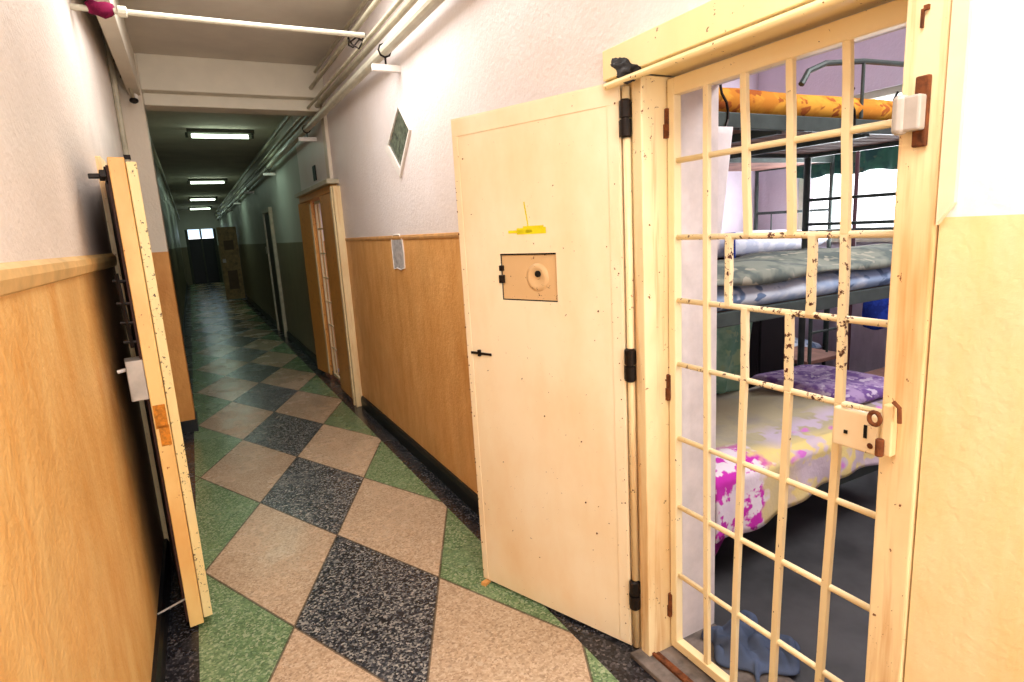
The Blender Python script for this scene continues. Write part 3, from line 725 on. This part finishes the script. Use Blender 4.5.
o = obj('blanket', bm, 'blanket', None, 0, True, O); tag(o, 'yellow blanket with magenta flowers draped over the lowest bunk', 'blanket')
o = soft('quilt', 'quilt', (2.70, 3.18, 1.66, 2.28, .535, .615), 'folded purple patterned quilt lying on the lowest bunk', 'quilt', 9, .02, 4)
# green cloth hanging at the head of the lower bunk
def hang(x0, x1, y, z0, z1, amp=.02, fr_=9, taper=0, skew=0):
    def f(u, v):
        x = x0+(x1-x0)*u*(1-taper*v)+skew*v; return (x, y+amp*math.sin(u*fr_+v*2)*(.4+.6*v), z1+(z0-z1)*v + .01*math.sin(u*6)*v)
    return f
bm = bmesh.new(); sheet(bm, hang(2.34, 2.80, 2.31, .52, 1.10, .022, 16, .30), 36, 20, .006); o = obj('hanging_cloth', bm, 'greencloth', None, 0, True); tag(o, 'green cloth hanging behind the lowest bunk under the middle tier', 'curtain')
bm = bmesh.new(); sheet(bm, hang(1.60, 1.715, 1.532, 1.39, 1.80, .004, 5, .5), 16, 16, .006); o = obj('white_towel', bm, 'reveal', None, 0, True); tag(o, 'white towel hanging from the top tier beside the doorway', 'towel')
bm = bmesh.new(); sheet(bm, lambda u, v: (1.63+.22*u+.04*math.sin(v*3), 1.60+.05*u, .30-.27*v*(1-.5*u)+.02*u), 10, 14, .006); o = obj('dangling_strap', bm, 'magenta', None, 0, True); tag(o, 'magenta cloth end trailing from the lowest bunk to the floor', 'cloth')
# rag on floor
def rag(u, v):
    x = 1.40+.24*u; y = 1.12+.25*v; e = min(1, 6*min(u, v, 1-u, 1-v)); x += .03*math.sin(v*9); y += .03*math.sin(u*8)
    return (x, y, .022+e*(.012+.07*abs(noise.noise(Vector((x*17, y*11, 4))))+.015*abs(math.sin(x*31+y*17))))
bm = bmesh.new(); sheet(bm, rag, 40, 36, .006); o = obj('floor_rag', bm, 'rag', None, 0, True); tag(o, 'crumpled blue grey rag on the floor inside the gate', 'rag')

# second bunk in the far corner
bk2 = thing('bunk_bed', 'second steel bunk bed in the far corner below the window', 'bunk bed', (2.72, 3.05, 0))
for x in (2.72, 4.52):
    for y in (3.05, 3.76):
        bm = bmesh.new(); tube(bm, [(x, y, 0), (x, y, 1.95)], .016, 8); part('post', 'bedframe', bm, bk2, 0, True)
for zz in (.28, 1.14, 1.86):
    bm = bmesh.new(); box(bm, 2.72, 4.52, 3.04, 3.06, zz, zz+.05); part('side_rail', 'bedframe', bm, bk2)
    bm = bmesh.new(); box(bm, 4.51, 4.53, 3.05, 3.76, zz, zz+.05); part('end_rail', 'bedframe', bm, bk2)
    bm = bmesh.new(); box(bm, 2.73, 4.51, 3.06, 3.75, zz+.01, zz+.03); part('deck', 'plank', bm, bk2)
for z in (1.50,):
    bm = bmesh.new(); tube(bm, [(4.52, 3.05, z), (4.52, 3.76, z)], .012, 8)
    for y in (3.25, 3.42, 3.6): tube(bm, [(4.52, y, 1.19), (4.52, y, z)], .006, 6)
    part('end_bar', 'bedframe', bm, bk2)
soft('mattress', 'white', (2.74, 4.48, 3.02, 3.74, 1.19, 1.36), 'white sheeted mattress on the middle tier of the corner bunk', 'mattress', 12)
soft('mattress', 'plank', (2.74, 4.48, 3.05, 3.74, 1.91, 2.0), 'brown mattress on the top tier of the corner bunk', 'mattress', 13)
soft('mattress', 'bluesheet', (2.74, 4.48, 3.03, 3.74, .33, .46), 'pale mattress on the lowest tier of the corner bunk', 'mattress', 14)
bm = bmesh.new(); sheet(bm, hang(3.30, 3.40, 3.0, 1.12, 1.38, .006, 9), 10, 8, .005); o = obj('blue_towel', bm, 'blue', None, 0, True); tag(o, 'deep blue towel over the edge of the white mattress', 'towel')
# third bunk row by the window (posts only partly seen)
bk3 = thing('bunk_bed', 'third steel bunk bed standing across the window, its end rail against the light', 'bunk bed', (4.0, 1.2, 0))
for x, y in ((3.92, 2.47), (3.92, 1.75), (4.5, 2.47), (4.5, 1.75)):
    bm = bmesh.new(); tube(bm, [(x, y, 0), (x, y, 1.95)], .013, 8); part('post', plain('maroon steel', (96, 62, 70), .5), bm, bk3, 0, True)
for z in (1.36,):
    bm = bmesh.new(); tube(bm, [(3.92, 1.75, z), (3.92, 2.47, z), (3.5, 2.75, z)], .011, 8); part('end_bar', 'bedframe', bm, bk3)
for z in (1.08, .3):
    bm = bmesh.new(); box(bm, 3.92, 4.5, 1.75, 2.47, z, z+.04); part('deck', 'plank', bm, bk3)
soft('mattress', 'greycloth', (3.93, 4.5, 1.76, 2.46, 1.12, 1.24), 'grey mattress on the bunk against the window', 'mattress', 15)
# swag
def swag(u, v):
    y = 2.30+1.1*u; top = 2.10-.20*u**1.2+.02*math.sin(u*14); bot = 1.765+.01*math.sin(u*20)
    return (4.55+.02*math.sin(u*40+v), y, top+(bot-top)*v)
bm = bmesh.new(); sheet(bm, swag, 60, 14, .006); o = obj('window_swag', bm, 'teal', None, 0, True); tag(o, 'dark green cloth swagged across the bright window', 'curtain')
# metal chair in the back
ch = thing('metal_chair', 'grey metal chair standing behind the lowest bunk', 'chair', (3.9, 2.75, 0))
bm = bmesh.new()
tube(bm, [(3.72, 2.62, 0), (3.72, 2.62, .78), (3.74, 2.62, .84), (3.8, 2.62, .87), (4.02, 2.62, .87), (4.08, 2.62, .84), (4.10, 2.62, .78), (4.10, 2.62, 0)], .013, 8); part('back_frame', 'bedframe', bm, ch)
bm = bmesh.new(); tube(bm, [(3.91, 2.62, .5), (3.91, 2.62, .86)], .009, 6); tube(bm, [(3.72, 2.62, .66), (4.10, 2.62, .66)], .009, 6); part('back_slat', 'bedframe', bm, ch)
bm = bmesh.new(); box(bm, 3.70, 4.12, 2.62, 3.0, .43, .46); part('seat', 'plank', bm, ch, .005)
for x in (3.72, 4.10):
    bm = bmesh.new(); tube(bm, [(x, 2.98, 0), (x, 2.98, .43)], .012, 8); part('leg', 'bedframe', bm, ch)
bg = thing('blue_bag', 'bright blue bag hanging from the post of the bunk by the window', 'bag', (3.88, 2.27, .7))
bm = bmesh.new(); cushion(bm, -.08, .08, -.03, .03, -.13, .13, 10, 6, .01, 2, 3); 
for v in bm.verts: v.co = Vector((v.co.x*1.0, v.co.z*.3, 0))+Vector((0, 0, 0)) if False else v.co
bm.free()
bm = bmesh.new(); lathe(bm, [(.02, -.15), (.07, -.13), (.08, -.05), (.075, .06), (.05, .12), (.02, .15)], (3.88, 2.27, .86), 'Z', 14); part('bag_body', 'blue', bm, bg, 0, True)
bm = bmesh.new(); tube(bm, [(3.88, 2.27, .99), (3.885, 2.28, 1.06), (3.90, 2.30, 1.10)], .006, 6); part('bag_handle', 'blue', bm, bg)
# dark locker beneath the corner bunk
lc = thing('bedside_locker', 'dark wooden locker in the shadow beside the green cloth', 'locker', (3.5, 2.75, 0))
bm = bmesh.new(); box(bm, 3.28, 3.66, 2.70, 2.98, 0, 1.0); part('body', plain('dark wood', (38, 34, 36), .6), bm, lc, .005)
bm = bmesh.new(); box(bm, 3.30, 3.64, 2.685, 2.70, .05, .96); d_ = part('locker_door', plain('dark door wood', (30, 28, 30), .5), bm, lc, .003)
bm = bmesh.new(); box(bm, 3.60, 3.615, 2.67, 2.685, .45, .55); part('locker_handle', 'grey', bm, lc)
bm = bmesh.new(); cushion(bm, 0, .36, 0, .26, 0, .09, 12, 8, .01, 3, 3); o = obj('folded_sheet', bm, 'bluesheet', None, 0, True, (3.29, 2.70, 1.002)); tag(o, 'folded pale blue sheet on top of the dark locker', 'sheet')

# ------------------------------------------------------------------ light
def area(name, loc, rot, sx, sy, e, c=(1, 1, 1)):
    l = bpy.data.lights.new(name, 'AREA'); l.shape = 'RECTANGLE'; l.size = sx; l.size_y = sy; l.energy = e; l.color = c
    o = bpy.data.objects.new(name, l); COL.objects.link(o); o.location = loc; o.rotation_euler = rot; return o
area('fill_back', (.43, YB-.02, 1.65), (PI/2, 0, 0), 1.2, 1.65, 50, (1, .985, .97))  # added fill from behind the camera, set in the added window
area('fill_near', (.43, .2, H-.05), (0, 0, 0), .9, .9, 33, (1, .99, .98))  # added fill above the near corridor, out of view, no fixture
area('fill_mid', (.45, 3.2, H-.05), (0, 0, 0), .9, .8, 29, (1, .98, .96))  # added fill ahead of the beam, hangs from no real fixture
area('daylight_cell_window', (4.60, 2.85, 1.8), (0, PI/2, 0), .95, 1.1, 60, (.93, .96, 1))
area('cell_fill', (2.7, .4, H-.05), (0, 0, 0), 1.2, 1.0, 60, (1, .97, .97))  # added fill that brightens the bunks, no lamp there
area('second_cell_fill', (XI+.6, 6.2, 2.28), (0, 0, 0), .6, .6, 8, (.95, .93, 1))  # added fill to brighten the recess behind the second gate
for y in (8.6, 14.8, 20.2, 25.2):
    area('tube_light', (.53, y, H-.13), (0, 0, 0)  , .7, .08, 5, (.68, 1, .82))
wld = bpy.data.worlds.new('world'); SC.world = wld; wld.use_nodes = True
bgn = wld.node_tree.nodes['Background']; bgn.inputs[0].default_value = (.95, .97, 1, 1); bgn.inputs[1].default_value = 3.5

# ------------------------------------------------------------------ camera (solved from the photograph's vanishing points)
f, roll, pitch, yaw = 592.8677523473516, 0.05759609640462816, 0.1884038006883234, 0.48267147648253167
cy, sy, cp, sp, cr, sr = math.cos(yaw), math.sin(yaw), math.cos(pitch), math.sin(pitch), math.cos(roll), math.sin(roll)
fw = Vector((sy*cp, cy*cp, -sp)); rt = Vector((cy, -sy, 0)); dn = -rt.cross(fw)
r2 = rt*cr+dn*sr; d2_ = -rt*sr+dn*cr
cam = bpy.data.cameras.new('camera'); co = bpy.data.objects.new('camera', cam); COL.objects.link(co)
mw = Matrix.Identity(4)
for i in range(3):
    mw[i][0] = r2[i]; mw[i][1] = -d2_[i]; mw[i][2] = -fw[i]
mw[0][3], mw[1][3], mw[2][3] = 0, 0, 1.5
co.matrix_world = mw
cam.sensor_width = 36; cam.lens = f/1024*36; cam.clip_start = .02; cam.clip_end = 200
SC.camera = co
vs = SC.view_settings; vs.view_transform = 'Standard'; vs.look = 'None'; vs.gamma = 1; vs.use_curve_mapping = False; vs.exposure = .1
